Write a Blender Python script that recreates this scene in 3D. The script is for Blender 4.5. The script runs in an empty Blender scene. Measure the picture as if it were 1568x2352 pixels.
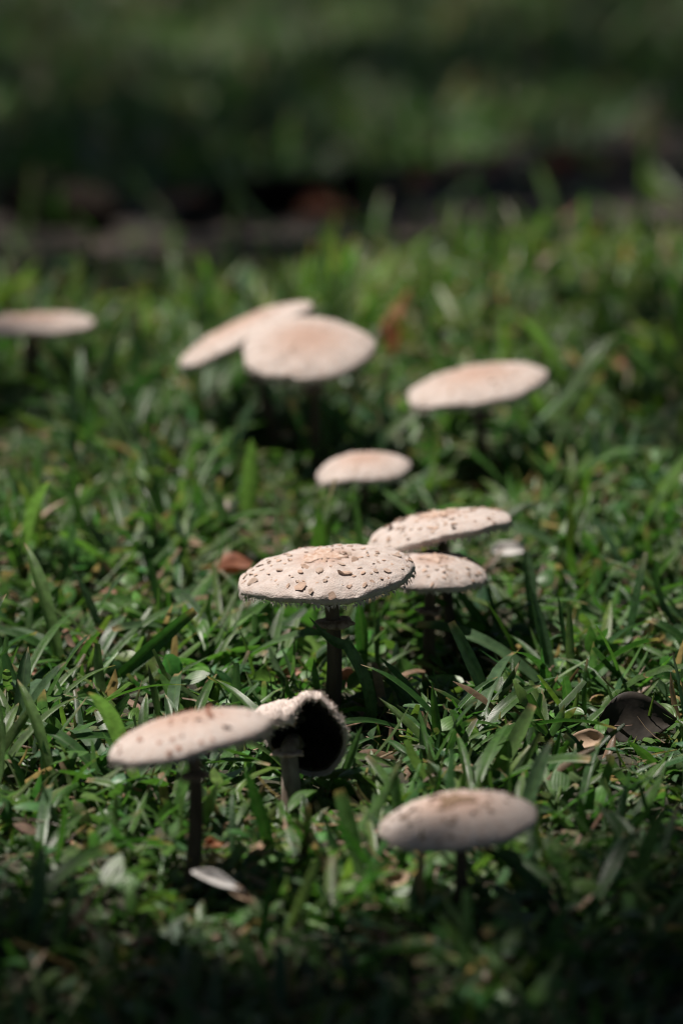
import bpy, math, random
import numpy as np
from mathutils import Vector, Matrix, Quaternion

R = math.radians
rng = np.random.default_rng(11)
random.seed(5)
scene = bpy.context.scene
COL = scene.collection

# ------------------------------------------------------------------ camera
CAM_H, PITCH, VFOV = 1.056, R(14.5), R(10.0)
cam_data = bpy.data.cameras.new('camera')
cam = bpy.data.objects.new('camera', cam_data)
COL.objects.link(cam)
cam.location = (0, 0, CAM_H)
cam.rotation_euler = (math.pi / 2 - PITCH, 0, 0)
cam_data.sensor_fit = 'VERTICAL'
cam_data.sensor_height = 36.0
cam_data.lens = 18.0 / math.tan(VFOV / 2)
cam_data.clip_start = 0.05
cam_data.clip_end = 600
cam_data.dof.use_dof = True
cam_data.dof.focus_distance = 3.64
cam_data.dof.aperture_fstop = 4.0
cam_data.dof.aperture_blades = 7
scene.camera = cam

# ------------------------------------------------------------------ sky, sun, exposure
SUN_EL, SUN_X, SUN_Y = R(63), -0.86, 0.48      # the sun stands high, behind and to the left
h = math.hypot(SUN_X, SUN_Y)
TO_SUN = Vector((SUN_X / h * math.cos(SUN_EL), SUN_Y / h * math.cos(SUN_EL), math.sin(SUN_EL)))
world = bpy.data.worlds.new('World')
scene.world = world
world.use_nodes = True
wn = world.node_tree
bg = wn.nodes['Background']
sky = wn.nodes.new('ShaderNodeTexSky')
sky.sky_type = 'NISHITA'
sky.sun_disc = False
sky.sun_elevation = SUN_EL
sky.sun_rotation = math.atan2(TO_SUN.x, TO_SUN.y)
wn.links.new(sky.outputs[0], bg.inputs[0])
bg.inputs[1].default_value = 0.05
sun_data = bpy.data.lights.new('sun', 'SUN')
sun_data.energy = 4.9
sun_data.angle = R(0.55)
sun_data.color = (1.0, 0.93, 0.84)
sun = bpy.data.objects.new('sun', sun_data)
COL.objects.link(sun)
sun.rotation_euler = TO_SUN.to_track_quat('Z', 'Y').to_euler()
vs = scene.view_settings
vs.view_transform = 'Standard'
vs.look = 'None'
vs.exposure = 0.35
vs.gamma = 1.0
vs.use_curve_mapping = False
scene.cycles.use_denoising = True
scene.cycles.filter_width = 1.1
scene.cycles.max_bounces = 6
scene.cycles.diffuse_bounces = 3
scene.cycles.glossy_bounces = 2
scene.cycles.transmission_bounces = 3
scene.cycles.sample_clamp_indirect = 4.0

# ------------------------------------------------------------------ ground form and picture-to-place helpers
FWD = np.array([0, math.cos(PITCH), -math.sin(PITCH)])
UPV = np.array([0, math.sin(PITCH), math.cos(PITCH)])
TANV = math.tan(VFOV / 2)

def ground_z(x, y):
    x = np.asarray(x, float); y = np.asarray(y, float)
    s = (y - (4.83 + 0.42 * np.clip(x, -1.5, 1.5))) / 0.16
    drop = 0.16 * np.where(s > 30, s, np.log1p(np.exp(np.clip(s, -50, 30))))
    drop = 8.0 * (1 - np.exp(-drop / 8.0)) * 1.25
    z = -0.115 * drop
    z = z + 0.006 * np.sin(7.1 * x + 1.3 * y) * np.sin(5.3 * y - 2.2 * x + 1.0) + 0.004 * np.sin(17 * x + 3) * np.sin(14 * y)
    return z

def ray(px, py):
    X = (px - 784) / 1176 * TANV
    Y = (1176 - py) / 1176 * TANV
    return FWD + UPV * Y + np.array([X, 0, 0])

def hit(px, py):
    d = ray(px, py); t = 2.0
    p = np.array([0, 0, CAM_H])
    for _ in range(6000):
        q = p + d * t
        if q[2] < ground_z(q[0], q[1]):
            break
        t += 0.004
    return p + d * t

def at_depth(px, py, y):
    d = ray(px, py)
    t = y / d[1]
    return np.array([0, 0, CAM_H]) + d * t

def px_size(n, y):          # n pixels (of a 1568 wide picture) as metres at distance y
    return n / 1176 * TANV * y / math.cos(PITCH)

def noise2(x, y, f, ph=0.0):
    x = np.asarray(x) * f; y = np.asarray(y) * f
    v = (np.sin(1.7 * x + 2.3 * y + ph) + np.sin(-2.9 * x + 1.3 * y + 1.7 + ph * 2) + np.sin(0.7 * x - 3.1 * y + 4.1 + ph)
         + np.sin(3.7 * x + 0.9 * y + 2.2 - ph))
    return v / 4

# ------------------------------------------------------------------ object helpers
def link(name, me, mat=None, parent=None, loc=None, rot=None):
    o = bpy.data.objects.new(name, me)
    COL.objects.link(o)
    if mat is not None and me is not None and not me.materials:
        me.materials.append(mat)
    if parent is not None:
        o.parent = parent
    if loc is not None:
        o.location = loc
    if rot is not None:
        o.rotation_euler = rot
    return o

def tag(o, label, cat, group=None, kind=None):
    o['label'] = label
    o['category'] = cat
    if group: o['group'] = group
    if kind: o['kind'] = kind
    return o

def thing(name, label, cat, loc=(0, 0, 0), group=None):
    o = link(name, None, loc=loc)
    o.empty_display_size = 0.02
    return tag(o, label, cat, group)

def np_mesh(name, V, F, col=None, uvw=None, smooth=True):
    me = bpy.data.meshes.new(name)
    V = np.asarray(V, np.float32).reshape(-1, 3)
    F = np.asarray(F, np.int32)
    k = F.shape[1]
    me.vertices.add(len(V)); me.vertices.foreach_set('co', V.ravel())
    me.loops.add(F.size); me.loops.foreach_set('vertex_index', F.ravel())
    me.polygons.add(len(F))
    me.polygons.foreach_set('loop_start', np.arange(0, F.size, k, dtype=np.int32))
    me.polygons.foreach_set('loop_total', np.full(len(F), k, np.int32))
    me.polygons.foreach_set('use_smooth', np.full(len(F), smooth, bool))
    me.update(calc_edges=True)
    if col is not None:
        a = me.attributes.new('Col', 'FLOAT_COLOR', 'POINT')
        c = np.ones((len(V), 4), np.float32); c[:, :3] = np.asarray(col).reshape(-1, 3)
        a.data.foreach_set('color', c.ravel())
    if uvw is not None:
        a = me.attributes.new('uvw', 'FLOAT_VECTOR', 'POINT')
        a.data.foreach_set('vector', np.asarray(uvw, np.float32).ravel())
    me.validate()
    return me

def grid_faces(nu, nv, wrap_u=False, off=0):
    u = np.arange(nu if wrap_u else nu - 1); v = np.arange(nv - 1)
    U, V = np.meshgrid(u, v, indexing='ij')
    a = U * nv + V; b = ((U + 1) % nu) * nv + V
    return np.stack([a, b, b + 1, a + 1], -1).reshape(-1, 4) + off

# ------------------------------------------------------------------ materials
def new_mat(name):
    m = bpy.data.materials.new(name)
    m.use_nodes = True
    nt = m.node_tree
    return m, nt, nt.nodes['Principled BSDF'], nt.nodes['Material Output']

def node(nt, t, **kw):
    n = nt.nodes.new(t)
    for k, v in kw.items():
        if k.startswith('i_'):
            n.inputs[int(k[2:])].default_value = v
        else:
            setattr(n, k, v)
    return n

def mixcol(nt, fac, a, b, mode='MIX'):
    n = nt.nodes.new('ShaderNodeMix'); n.data_type = 'RGBA'; n.blend_type = mode
    for s, v in ((0, fac), (6, a), (7, b)):
        if isinstance(v, bpy.types.NodeSocket): nt.links.new(v, n.inputs[s])
        elif isinstance(v, (int, float)): n.inputs[s].default_value = v
        else: n.inputs[s].default_value = (*v, 1)
    return n.outputs[2]

def ramp(nt, src, stops):
    n = nt.nodes.new('ShaderNodeValToRGB')
    e = n.color_ramp.elements
    while len(e) < len(stops): e.new(0.5)
    for i, (p, c) in enumerate(stops):
        e[i].position = p; e[i].color = (*c, 1) if isinstance(c, tuple) else (c, c, c, 1)
    nt.links.new(src, n.inputs[0])
    return n.outputs[0]

def foliage_mat(name, rough=0.42, trans=0.34, veins=60.0, gloss=0.5, vein=0.35):
    m, nt, p, out = new_mat(name)
    L = nt.links.new
    ca = node(nt, 'ShaderNodeAttribute', attribute_name='Col')
    ua = node(nt, 'ShaderNodeAttribute', attribute_name='uvw')
    sp = node(nt, 'ShaderNodeSeparateXYZ'); L(ua.outputs['Vector'], sp.inputs[0])
    mu = node(nt, 'ShaderNodeMath', operation='MULTIPLY', i_1=veins); L(sp.outputs[0], mu.inputs[0])
    si = node(nt, 'ShaderNodeMath', operation='SINE'); L(mu.outputs[0], si.inputs[0])
    no = node(nt, 'ShaderNodeTexNoise'); no.inputs['Scale'].default_value = 190; no.inputs['Detail'].default_value = 4
    tc = node(nt, 'ShaderNodeTexCoord'); L(tc.outputs['Object'], no.inputs['Vector'])
    blot = ramp(nt, no.outputs['Fac'], [(0.3, 0.62), (0.7, 1.3)])
    c1 = mixcol(nt, 1.0, ca.outputs['Color'], blot, 'MULTIPLY')
    ab = node(nt, 'ShaderNodeMath', operation='ABSOLUTE'); L(sp.outputs[0], ab.inputs[0])
    rib = ramp(nt, ab.outputs[0], [(0.0, 1.0), (0.14, 0.0)])
    ribf = node(nt, 'ShaderNodeMath', operation='MULTIPLY', i_1=0.30); L(rib, ribf.inputs[0])
    c2 = mixcol(nt, ribf.outputs[0], c1, (0.16, 0.24, 0.08))
    L(c2, p.inputs['Base Color'])
    p.inputs['Roughness'].default_value = rough
    p.inputs['Specular IOR Level'].default_value = gloss
    bu = node(nt, 'ShaderNodeBump'); bu.inputs['Strength'].default_value = vein; bu.inputs['Distance'].default_value = 0.0006
    L(si.outputs[0], bu.inputs['Height']); L(bu.outputs[0], p.inputs['Normal'])
    tr = node(nt, 'ShaderNodeBsdfTranslucent')
    c3 = mixcol(nt, 1.0, c2, (1.12, 1.30, 0.72), 'MULTIPLY')
    L(c3, tr.inputs[0])
    mx = node(nt, 'ShaderNodeMixShader', i_0=trans)
    L(p.outputs[0], mx.inputs[1]); L(tr.outputs[0], mx.inputs[2]); L(mx.outputs[0], out.inputs[0])
    return m

def cap_mat():
    m, nt, p, out = new_mat('mushroom_cap_skin')
    L = nt.links.new
    ca = node(nt, 'ShaderNodeAttribute', attribute_name='Col')
    tc = node(nt, 'ShaderNodeTexCoord')
    n1 = node(nt, 'ShaderNodeTexNoise'); n1.inputs['Scale'].default_value = 130; n1.inputs['Detail'].default_value = 5
    n2 = node(nt, 'ShaderNodeTexNoise'); n2.inputs['Scale'].default_value = 900; n2.inputs['Detail'].default_value = 4
    L(tc.outputs['Object'], n1.inputs['Vector']); L(tc.outputs['Object'], n2.inputs['Vector'])
    c = mixcol(nt, 1.0, ca.outputs['Color'], ramp(nt, n1.outputs['Fac'], [(0.3, (0.86, 0.83, 0.80)), (0.65, (1.03, 1.02, 1.0))]), 'MULTIPLY')
    L(c, p.inputs['Base Color'])
    p.inputs['Roughness'].default_value = 0.85
    p.inputs['Specular IOR Level'].default_value = 0.2
    p.inputs['Subsurface Weight'].default_value = 0.12
    p.inputs['Subsurface Radius'].default_value = (1, 0.7, 0.5)
    p.inputs['Subsurface Scale'].default_value = 0.004
    ad = node(nt, 'ShaderNodeMath', operation='ADD'); L(n1.outputs['Fac'], ad.inputs[0]); L(n2.outputs['Fac'], ad.inputs[1])
    bu = node(nt, 'ShaderNodeBump'); bu.inputs['Strength'].default_value = 0.55; bu.inputs['Distance'].default_value = 0.0016
    L(ad.outputs[0], bu.inputs['Height']); L(bu.outputs[0], p.inputs['Normal'])
    return m

def noisy_mat(name, a, b, scale, rough=0.8, bump=0.5, dist=0.001, detail=5, spec=0.25, stretch=(1, 1, 1), trans=0.0, lo=0.35, hi=0.65):
    m, nt, p, out = new_mat(name)
    L = nt.links.new
    tc = node(nt, 'ShaderNodeTexCoord'); mp = node(nt, 'ShaderNodeMapping')
    mp.inputs['Scale'].default_value = stretch
    L(tc.outputs['Object'], mp.inputs[0])
    n1 = node(nt, 'ShaderNodeTexNoise'); n1.inputs['Scale'].default_value = scale; n1.inputs['Detail'].default_value = detail
    L(mp.outputs[0], n1.inputs['Vector'])
    c = ramp(nt, n1.outputs['Fac'], [(lo, a), (hi, b)])
    L(c, p.inputs['Base Color'])
    p.inputs['Roughness'].default_value = rough
    p.inputs['Specular IOR Level'].default_value = spec
    bu = node(nt, 'ShaderNodeBump'); bu.inputs['Strength'].default_value = bump; bu.inputs['Distance'].default_value = dist
    L(n1.outputs['Fac'], bu.inputs['Height']); L(bu.outputs[0], p.inputs['Normal'])
    if trans > 0:
        tr = node(nt, 'ShaderNodeBsdfTranslucent'); L(c, tr.inputs[0])
        mx = node(nt, 'ShaderNodeMixShader', i_0=trans)
        L(p.outputs[0], mx.inputs[1]); L(tr.outputs[0], mx.inputs[2]); L(mx.outputs[0], out.inputs[0])
    return m

M_GRASS = foliage_mat('grass_blade', 0.37, 0.40, 55, 0.62)
M_WEED = foliage_mat('weed_leaf', 0.42, 0.36, 17, 0.50, 0.12)
M_CAP = cap_mat()
M_PATCH = noisy_mat('cap_patch', (0.42, 0.27, 0.20), (0.58, 0.46, 0.40), 300, 0.9, 0.8, 0.0012)
M_SCALE = noisy_mat('cap_scale', (0.50, 0.32, 0.235), (0.68, 0.52, 0.43), 420, 0.9, 0.6, 0.0008)
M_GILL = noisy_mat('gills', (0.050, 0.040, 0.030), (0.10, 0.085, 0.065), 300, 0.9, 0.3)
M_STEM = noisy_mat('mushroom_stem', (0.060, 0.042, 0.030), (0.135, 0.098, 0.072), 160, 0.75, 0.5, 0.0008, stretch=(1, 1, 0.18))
M_RING = noisy_mat('stem_ring', (0.16, 0.10, 0.07), (0.42, 0.32, 0.25), 220, 0.85, 0.6)
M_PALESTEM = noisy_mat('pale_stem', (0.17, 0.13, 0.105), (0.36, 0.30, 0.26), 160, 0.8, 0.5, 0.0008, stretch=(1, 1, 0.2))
M_PALERING = noisy_mat('pale_ring', (0.48, 0.30, 0.23), (0.72, 0.58, 0.50), 260, 0.85, 0.5)
M_STRAW = noisy_mat('dry_straw', (0.20, 0.12, 0.065), (0.46, 0.32, 0.20), 60, 0.7, 0.3, trans=0.15)
M_SOIL = noisy_mat('soil', (0.012, 0.009, 0.007), (0.05, 0.038, 0.028), 55, 0.95, 1.0, 0.006, 8)
M_BROWN = noisy_mat('dead_leaf_russet', (0.22, 0.075, 0.042), (0.44, 0.19, 0.11), 90, 0.6, 0.5, 0.001, trans=0.35)
M_PINK = noisy_mat('dead_leaf_pink', (0.30, 0.14, 0.10), (0.50, 0.28, 0.21), 90, 0.65, 0.5, 0.001, trans=0.2)
M_DARK = noisy_mat('dead_leaf_dark', (0.013, 0.010, 0.008), (0.042, 0.034, 0.027), 90, 0.6, 0.5, 0.001)
M_TAN = noisy_mat('dead_leaf_tan', (0.30, 0.20, 0.13), (0.52, 0.38, 0.27), 90, 0.65, 0.5, 0.001, trans=0.2)
M_PALE = noisy_mat('pale_petal', (0.52, 0.48, 0.46), (0.72, 0.70, 0.69), 60, 0.5, 0.4, 0.001, trans=0.15)
M_ORANGE = noisy_mat('dead_leaf_orange', (0.44, 0.18, 0.085), (0.66, 0.38, 0.24), 90, 0.6, 0.5, 0.001, trans=0.5)
M_BLACK = noisy_mat('black_wood', (0.006, 0.005, 0.004), (0.022, 0.017, 0.014), 40, 1.0, 0.8, 0.004, spec=0.05)  # near-black colour keeps the branches dark where sun flecks fall
M_BARK = noisy_mat('bark', (0.035, 0.024, 0.018), (0.13, 0.095, 0.07), 28, 0.95, 1.0, 0.01, 8, stretch=(1, 1, 0.3))
M_CROWN = noisy_mat('tree_leaves', (0.035, 0.07, 0.02), (0.06, 0.11, 0.03), 3, 0.5, 0.0, trans=0.12)

# ------------------------------------------------------------------ ground: one sheet to the horizon
def shade_band(x):           # bare dark earth put where a shadow lies behind the lawn crest
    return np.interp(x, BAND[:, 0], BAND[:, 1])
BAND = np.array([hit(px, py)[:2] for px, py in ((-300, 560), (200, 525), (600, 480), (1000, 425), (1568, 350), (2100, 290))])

def axis(fine, step, far, c=0.0):
    a = list(np.arange(-fine, fine + 1e-6, step)); s = step
    hi = a[-1]; ext = []
    while hi < far:
        s *= 1.25; hi += s; ext.append(hi)
    lo = a[0]; s = step; pre = []
    while lo > -far:
        s *= 1.25; lo -= s; pre.append(lo)
    return np.array(pre[::-1] + a + ext) + c
gx = axis(1.6, 0.03, 260); gy = axis(3.2, 0.03, 260, 5.2)
GX, GY = np.meshgrid(gx, gy, indexing='ij')
GZ = ground_z(GX, GY)
near = (np.abs(GX) < 1.7) & (GY > 1.9) & (GY < 9)
GZ = GZ + np.where(near, 0.004 * rng.standard_normal(GX.shape), 0)
V = np.stack([GX, GY, GZ], -1).reshape(-1, 3)
m, nt, p, out = new_mat('lawn_soil')
tc = node(nt, 'ShaderNodeTexCoord')
n1 = node(nt, 'ShaderNodeTexNoise'); n1.inputs['Scale'].default_value = 60; n1.inputs['Detail'].default_value = 9
n2 = node(nt, 'ShaderNodeTexNoise'); n2.inputs['Scale'].default_value = 2.2; n2.inputs['Detail'].default_value = 6
nt.links.new(tc.outputs['Object'], n1.inputs['Vector']); nt.links.new(tc.outputs['Object'], n2.inputs['Vector'])
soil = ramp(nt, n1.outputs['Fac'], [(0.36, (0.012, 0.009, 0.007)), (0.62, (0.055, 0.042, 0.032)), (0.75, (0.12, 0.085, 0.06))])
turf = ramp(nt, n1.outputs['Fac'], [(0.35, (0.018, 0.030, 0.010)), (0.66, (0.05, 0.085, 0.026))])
ga = node(nt, 'ShaderNodeAttribute', attribute_name='Col')
sp = node(nt, 'ShaderNodeSeparateColor'); nt.links.new(ga.outputs['Color'], sp.inputs[0])
nt.links.new(mixcol(nt, sp.outputs[0], soil, turf), p.inputs['Base Color'])
p.inputs['Roughness'].default_value = 0.95
bu = node(nt, 'ShaderNodeBump'); bu.inputs['Strength'].default_value = 1.0; bu.inputs['Distance'].default_value = 0.008
nt.links.new(n1.outputs['Fac'], bu.inputs['Height']); nt.links.new(bu.outputs[0], p.inputs['Normal'])
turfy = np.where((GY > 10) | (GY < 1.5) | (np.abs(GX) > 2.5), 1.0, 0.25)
turfy = np.where((GY > 4.6 + 0.42 * np.clip(GX, -1.5, 1.5)) & (GY < shade_band(GX) + 0.45), 0.0, turfy)  # soil colour darkens this strip in place of shadow
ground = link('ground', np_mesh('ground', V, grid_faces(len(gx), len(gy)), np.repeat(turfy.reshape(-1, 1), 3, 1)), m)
ground['kind'] = 'structure'
ground['label'] = 'dark earth of the lawn beneath the grass'

# places where the turf stays low, in front of stems and fallen leaves
KEEP = []
for kx, ky, kw, kf in ((757, 1648, 0.022, 0.10), (988, 1562, 0.022, 0.10), (1036, 1505, 0.02, 0.06), (840, 1212, 0.04, 0.14), (1100, 1105, 0.025, 0.24), (718, 1092, 0.022, 0.30), (645, 1045, 0.028, 0.30),
                       (75, 935, 0.03, 0.28), (432, 2035, 0.024, 0.15), (1048, 2118, 0.02, 0.08), (690, 1850, 0.038, 0.13), (530, 1320, 0.022, 0.16), (920, 800, 0.03, 0.30), (1440, 1680, 0.026, 0.12),
                       (1330, 1710, 0.014, 0.06), (500, 2040, 0.03, 0.15), (1160, 1255, 0.02, 0.14)):
    q = hit(kx, ky); KEEP.append((q[0], q[1], kw, kf))
def low_turf(x, y):
    k = np.zeros(np.shape(x), bool)
    for a, b, w, f in KEEP:
        k |= (np.abs(x - a) < w) & (y < b + 0.015) & (y > b - f)
    return k

# ------------------------------------------------------------------ blades and leaves in bulk
PROF = {
    'blade': lambda t: np.clip((0.62 + 0.55 * t - 0.25 * t * t) * (1 - np.clip((t - 0.45) / 0.55, 0, 1) ** 2.1 * 0.96), 0.02, 2),
    'cut': lambda t: np.clip((0.62 + 0.55 * t - 0.25 * t * t) * (1 - np.clip((t - 0.5) / 0.5, 0, 1) ** 2 * 0.45), 0.02, 2),
    'ovate': lambda t: np.clip(np.sin(np.pi * np.clip(t, 0, 1) ** 0.72) ** 0.75, 0.03, 1),
}

def bulk(base, az, lean, bend, Ln, W, fold, twist, prof, segs, cb, ct, tipw):
    n = len(az); t = np.linspace(0, 1, segs + 1)
    ph = lean[:, None] + bend[:, None] * t[None, :]
    d = np.stack([np.cos(az)[:, None] * np.sin(ph), np.sin(az)[:, None] * np.sin(ph), np.cos(ph)], -1)
    step = 0.5 * (d[:, 1:] + d[:, :-1]) * (Ln / segs)[:, None, None]
    P = np.concatenate([np.zeros((n, 1, 3)), np.cumsum(step, 1)], 1) + base[:, None, :]
    s0 = np.stack([-np.sin(az), np.cos(az), 0 * az], -1)[:, None, :].repeat(segs + 1, 1)
    tau = twist[:, None, None] * (0.25 + t[None, :, None])
    nn = np.cross(d, s0)
    s = s0 * np.cos(tau) + nn * np.sin(tau)
    nr = np.cross(d, s)
    w = prof(t)[None, :, None] * W[:, None, None] * 0.5
    lft = P - s * w; rgt = P + s * w; mid = P + nr * w * fold[:, None, None]
    VV = np.stack([lft, mid, rgt], 2)                       # n, segs+1, 3, 3
    nv = (segs + 1) * 3
    f = []
    for k in range(segs):
        a = k * 3
        f += [[a, a + 1, a + 4, a + 3], [a + 1, a + 2, a + 5, a + 4]]
    F = (np.array(f)[None] + (np.arange(n) * nv)[:, None, None]).reshape(-1, 4)
    tt = np.clip((t[None, :, None] - (1 - tipw[:, None, None])) / 0.12, 0, 1)
    c = cb[:, None, :] * (1 - tt) + ct[:, None, :] * tt
    c = np.repeat(c[:, :, None, :], 3, 2)
    uvw = np.zeros(VV.shape)
    uvw[..., 0] = np.array([-1, 0, 1])[None, None, :]
    uvw[..., 1] = t[None, :, None]
    uvw[..., 2] = rng.random(n)[:, None, None]
    return VV.reshape(-1, 3), F, c.reshape(-1, 3), uvw.reshape(-1, 3)

def join(parts):
    off = 0; A = [[], [], [], []]
    for v, f, c, u in parts:
        A[0].append(v); A[1].append(f + off); A[2].append(c); A[3].append(u); off += len(v)
    return [np.concatenate(a) for a in A]

def greens(n, dry=0.06):
    base = np.array([[0.058, 0.146, 0.030], [0.078, 0.164, 0.034], [0.040, 0.108, 0.030], [0.095, 0.160, 0.032], [0.064, 0.130, 0.058], [0.105, 0.180, 0.062]])
    c = base[rng.integers(0, len(base), n)] * rng.uniform(0.75, 1.5, (n, 1))
    c *= rng.uniform(0.9, 1.1, (n, 3))
    d = rng.random(n) < dry
    c[d] = np.array([0.35, 0.225, 0.155]) * rng.uniform(0.6, 1.3, (d.sum(), 1))
    return c

def scatter(n, x0, x1, y0, y1):
    x = rng.uniform(x0, x1, n); y = rng.uniform(y0, y1, n)
    return x, y

def lawn(n, x0, x1, y0, y1, L0, L1, W0, W1, segs, flat=1.0, thin=0.0, zup=0.0, dry=0.06):
    x, y = scatter(n, x0, x1, y0, y1)
    keep = rng.random(n) > np.clip(noise2(x, y, 9, 1.0) * 1.2 - 0.25, 0, 0.75)
    b = np.abs(y - shade_band(x))
    crest = 4.83 + 0.42 * np.clip(x, -1.5, 1.5)
    keep &= (y < crest + 0.12) | (y > shade_band(x) + 0.30) | (rng.random(n) < 0.07)
    x, y = x[keep], y[keep]; n = len(x)
    z = ground_z(x, y) + rng.uniform(-0.004, zup, n)
    lean = np.abs(rng.normal(1.08, 0.38, n)) * flat
    bend = rng.normal(0.35, 0.55, n)
    Ln = rng.uniform(L0, L1, n) * rng.uniform(0.7, 1.15, n)
    Ln = Ln * (1 + 0.45 * noise2(x, y, 6, 0.3))
    lt = low_turf(x, y); Ln = np.where(lt, np.minimum(Ln, 0.018), Ln); lean = np.where(lt, np.maximum(lean, 1.0), lean)
    W = rng.uniform(W0, W1, n)
    az = rng.uniform(0, 2 * np.pi, n)
    cb = greens(n, dry)
    cb = cb * (1 + 0.30 * noise2(x, y, 5, 3.0)[:, None])
    yel_lit = (np.clip((y - 4.3) / 0.5, 0, 1) * np.clip((5.6 - y) / 0.3, 0, 1))[:, None]; cb = cb * (1 + yel_lit * np.array([[0.55, 0.30, 0.1]]))      # yellower sward on the crest, also brightened to show its sunlit band
    brown = rng.random(n) < 0.35
    ct = np.where(brown[:, None], np.array([[0.42, 0.27, 0.18]]) * rng.uniform(0.6, 1.2, (n, 1)), cb)
    tipw = np.where(brown, rng.uniform(0.0, 0.14, n), 0.0)
    args = (np.stack([x, y, z], -1), az, lean, bend, Ln, W, rng.uniform(0.1, 0.6, n), rng.normal(0, 0.7, n))
    cut = rng.random(n) < 0.45
    res = []
    for sel, pr in ((cut, 'cut'), (~cut, 'blade')):
        res.append(bulk(*[a[sel] for a in args], PROF[pr], segs, cb[sel], ct[sel], tipw[sel]))
    return res

G = []
G += lawn(30000, -0.42, 0.42, 2.45, 5.2, 0.014, 0.056, 0.0032, 0.0098, 4, zup=0.010, dry=0.07)
G += lawn(18000, -1.5, -0.40, 2.2, 5.4, 0.025, 0.055, 0.005, 0.009, 3)
G += lawn(18000, 0.40, 1.5, 2.2, 5.6, 0.025, 0.055, 0.005, 0.009, 3)
G += lawn(1900, -0.45, 0.45, 3.85, 5.1, 0.045, 0.080, 0.007, 0.0125, 4, flat=0.55, dry=0.0)
G += lawn(3500, -1.0, 1.0, 4.3, 5.1, 0.025, 0.05, 0.006, 0.010, 3, flat=0.6, dry=0.0)
G += lawn(30000, -1.6, 1.8, 5.3, 9.0, 0.04, 0.09, 0.008, 0.014, 3)
G += lawn(26000, -3.2, 3.4, 8.6, 15, 0.05, 0.11, 0.012, 0.022, 2)
for a, b, w, f_ in KEEP:                       # short upright sward in the low places
    G += lawn(int(60000 * (2 * w) * f_), a - w, a + w, b - f_, b + 0.02, 0.010, 0.022, 0.004, 0.008, 3, flat=0.8)
v, f, c, u = join(G)
tag(link('grass', np_mesh('grass', v, f, c, u), M_GRASS), 'short mown green grass covering the whole lawn', 'grass', kind='stuff')

# small round and oval leaves that creep between the blades
n = 8500
x, y = scatter(n, -0.75, 0.75, 2.4, 5.2)
k = rng.random(n) < np.clip(0.62 + 0.75 * noise2(x, y, 7, 2.0), 0.05, 1)
k &= ~low_turf(x, y) | (rng.random(n) < 0.3)
x, y = x[k], y[k]; n = len(x)
z = ground_z(x, y) + np.where(low_turf(x, y), 0.005, rng.uniform(0.004, 0.026, n))
cb = greens(n, 0.03) * np.array([1.05, 1.08, 1.25]); cb *= rng.uniform(0.85, 1.45, (n, 1))
v, f, c, u = bulk(np.stack([x, y, z], -1), rng.uniform(0, 6.283, n), rng.normal(1.25, 0.45, n), rng.normal(0.25, 0.4, n),
                  rng.uniform(0.008, 0.024, n), rng.uniform(0.006, 0.017, n), rng.uniform(-0.05, 0.4, n), rng.normal(0, 0.4, n),
                  PROF['ovate'], 5, cb, cb * 0.9, np.zeros(n))
tag(link('ground_cover', np_mesh('ground_cover', v, f, c, u), M_WEED), 'tiny oval leaves creeping between the grass blades', 'ground cover', kind='stuff')

# dry clippings
n = 5500
x, y = scatter(n, -0.8, 0.8, 2.4, 5.3)
z = ground_z(x, y) + rng.uniform(0.001, 0.018, n)
cb = np.array([[0.44, 0.285, 0.195]]) * rng.uniform(0.35, 1.3, (n, 1)) * rng.uniform(0.9, 1.1, (n, 3))
v, f, c, u = bulk(np.stack([x, y, z], -1), rng.uniform(0, 6.283, n), rng.normal(1.4, 0.25, n), rng.normal(0.1, 0.5, n),
                  rng.uniform(0.008, 0.032, n), rng.uniform(0.0010, 0.0036, n), rng.uniform(0.2, 0.9, n), rng.normal(0, 1.2, n),
                  PROF['cut'], 3, cb, cb, np.zeros(n))
tag(link('dry_clippings', np_mesh('dry_clippings', v, f, c, u), M_GRASS), 'dry straw coloured clippings scattered among the grass', 'clippings', kind='stuff')

# ------------------------------------------------------------------ mushrooms
def tube(pts, rad, seg=16, jitter=0.0):
    pts = np.asarray(pts, float); n = len(pts)
    T = np.gradient(pts, axis=0); T /= np.linalg.norm(T, axis=1)[:, None]
    ref = np.array([0.3, 1, 0.1])
    A = np.cross(T, ref); A /= np.linalg.norm(A, axis=1)[:, None]
    B = np.cross(T, A)
    th = np.linspace(0, 2 * np.pi, seg, endpoint=False)
    ring = (A[:, None] * np.cos(th)[None, :, None] + B[:, None] * np.sin(th)[None, :, None])
    rr = np.asarray(rad)[:, None, None] * (1 + jitter * rng.standard_normal((n, seg, 1)))
    VV = pts[:, None] + ring * rr
    VV = VV.transpose(1, 0, 2)
    return VV.reshape(-1, 3), grid_faces(seg, n, True)

def bez(a, b, c, n):
    t = np.linspace(0, 1, n)[:, None]
    return (1 - t) ** 2 * np.asarray(a) + 2 * t * (1 - t) * np.asarray(b) + t * t * np.asarray(c)

CREAM = np.array([0.54, 0.468, 0.445]); TANC = np.array([0.455, 0.32, 0.27])

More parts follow.
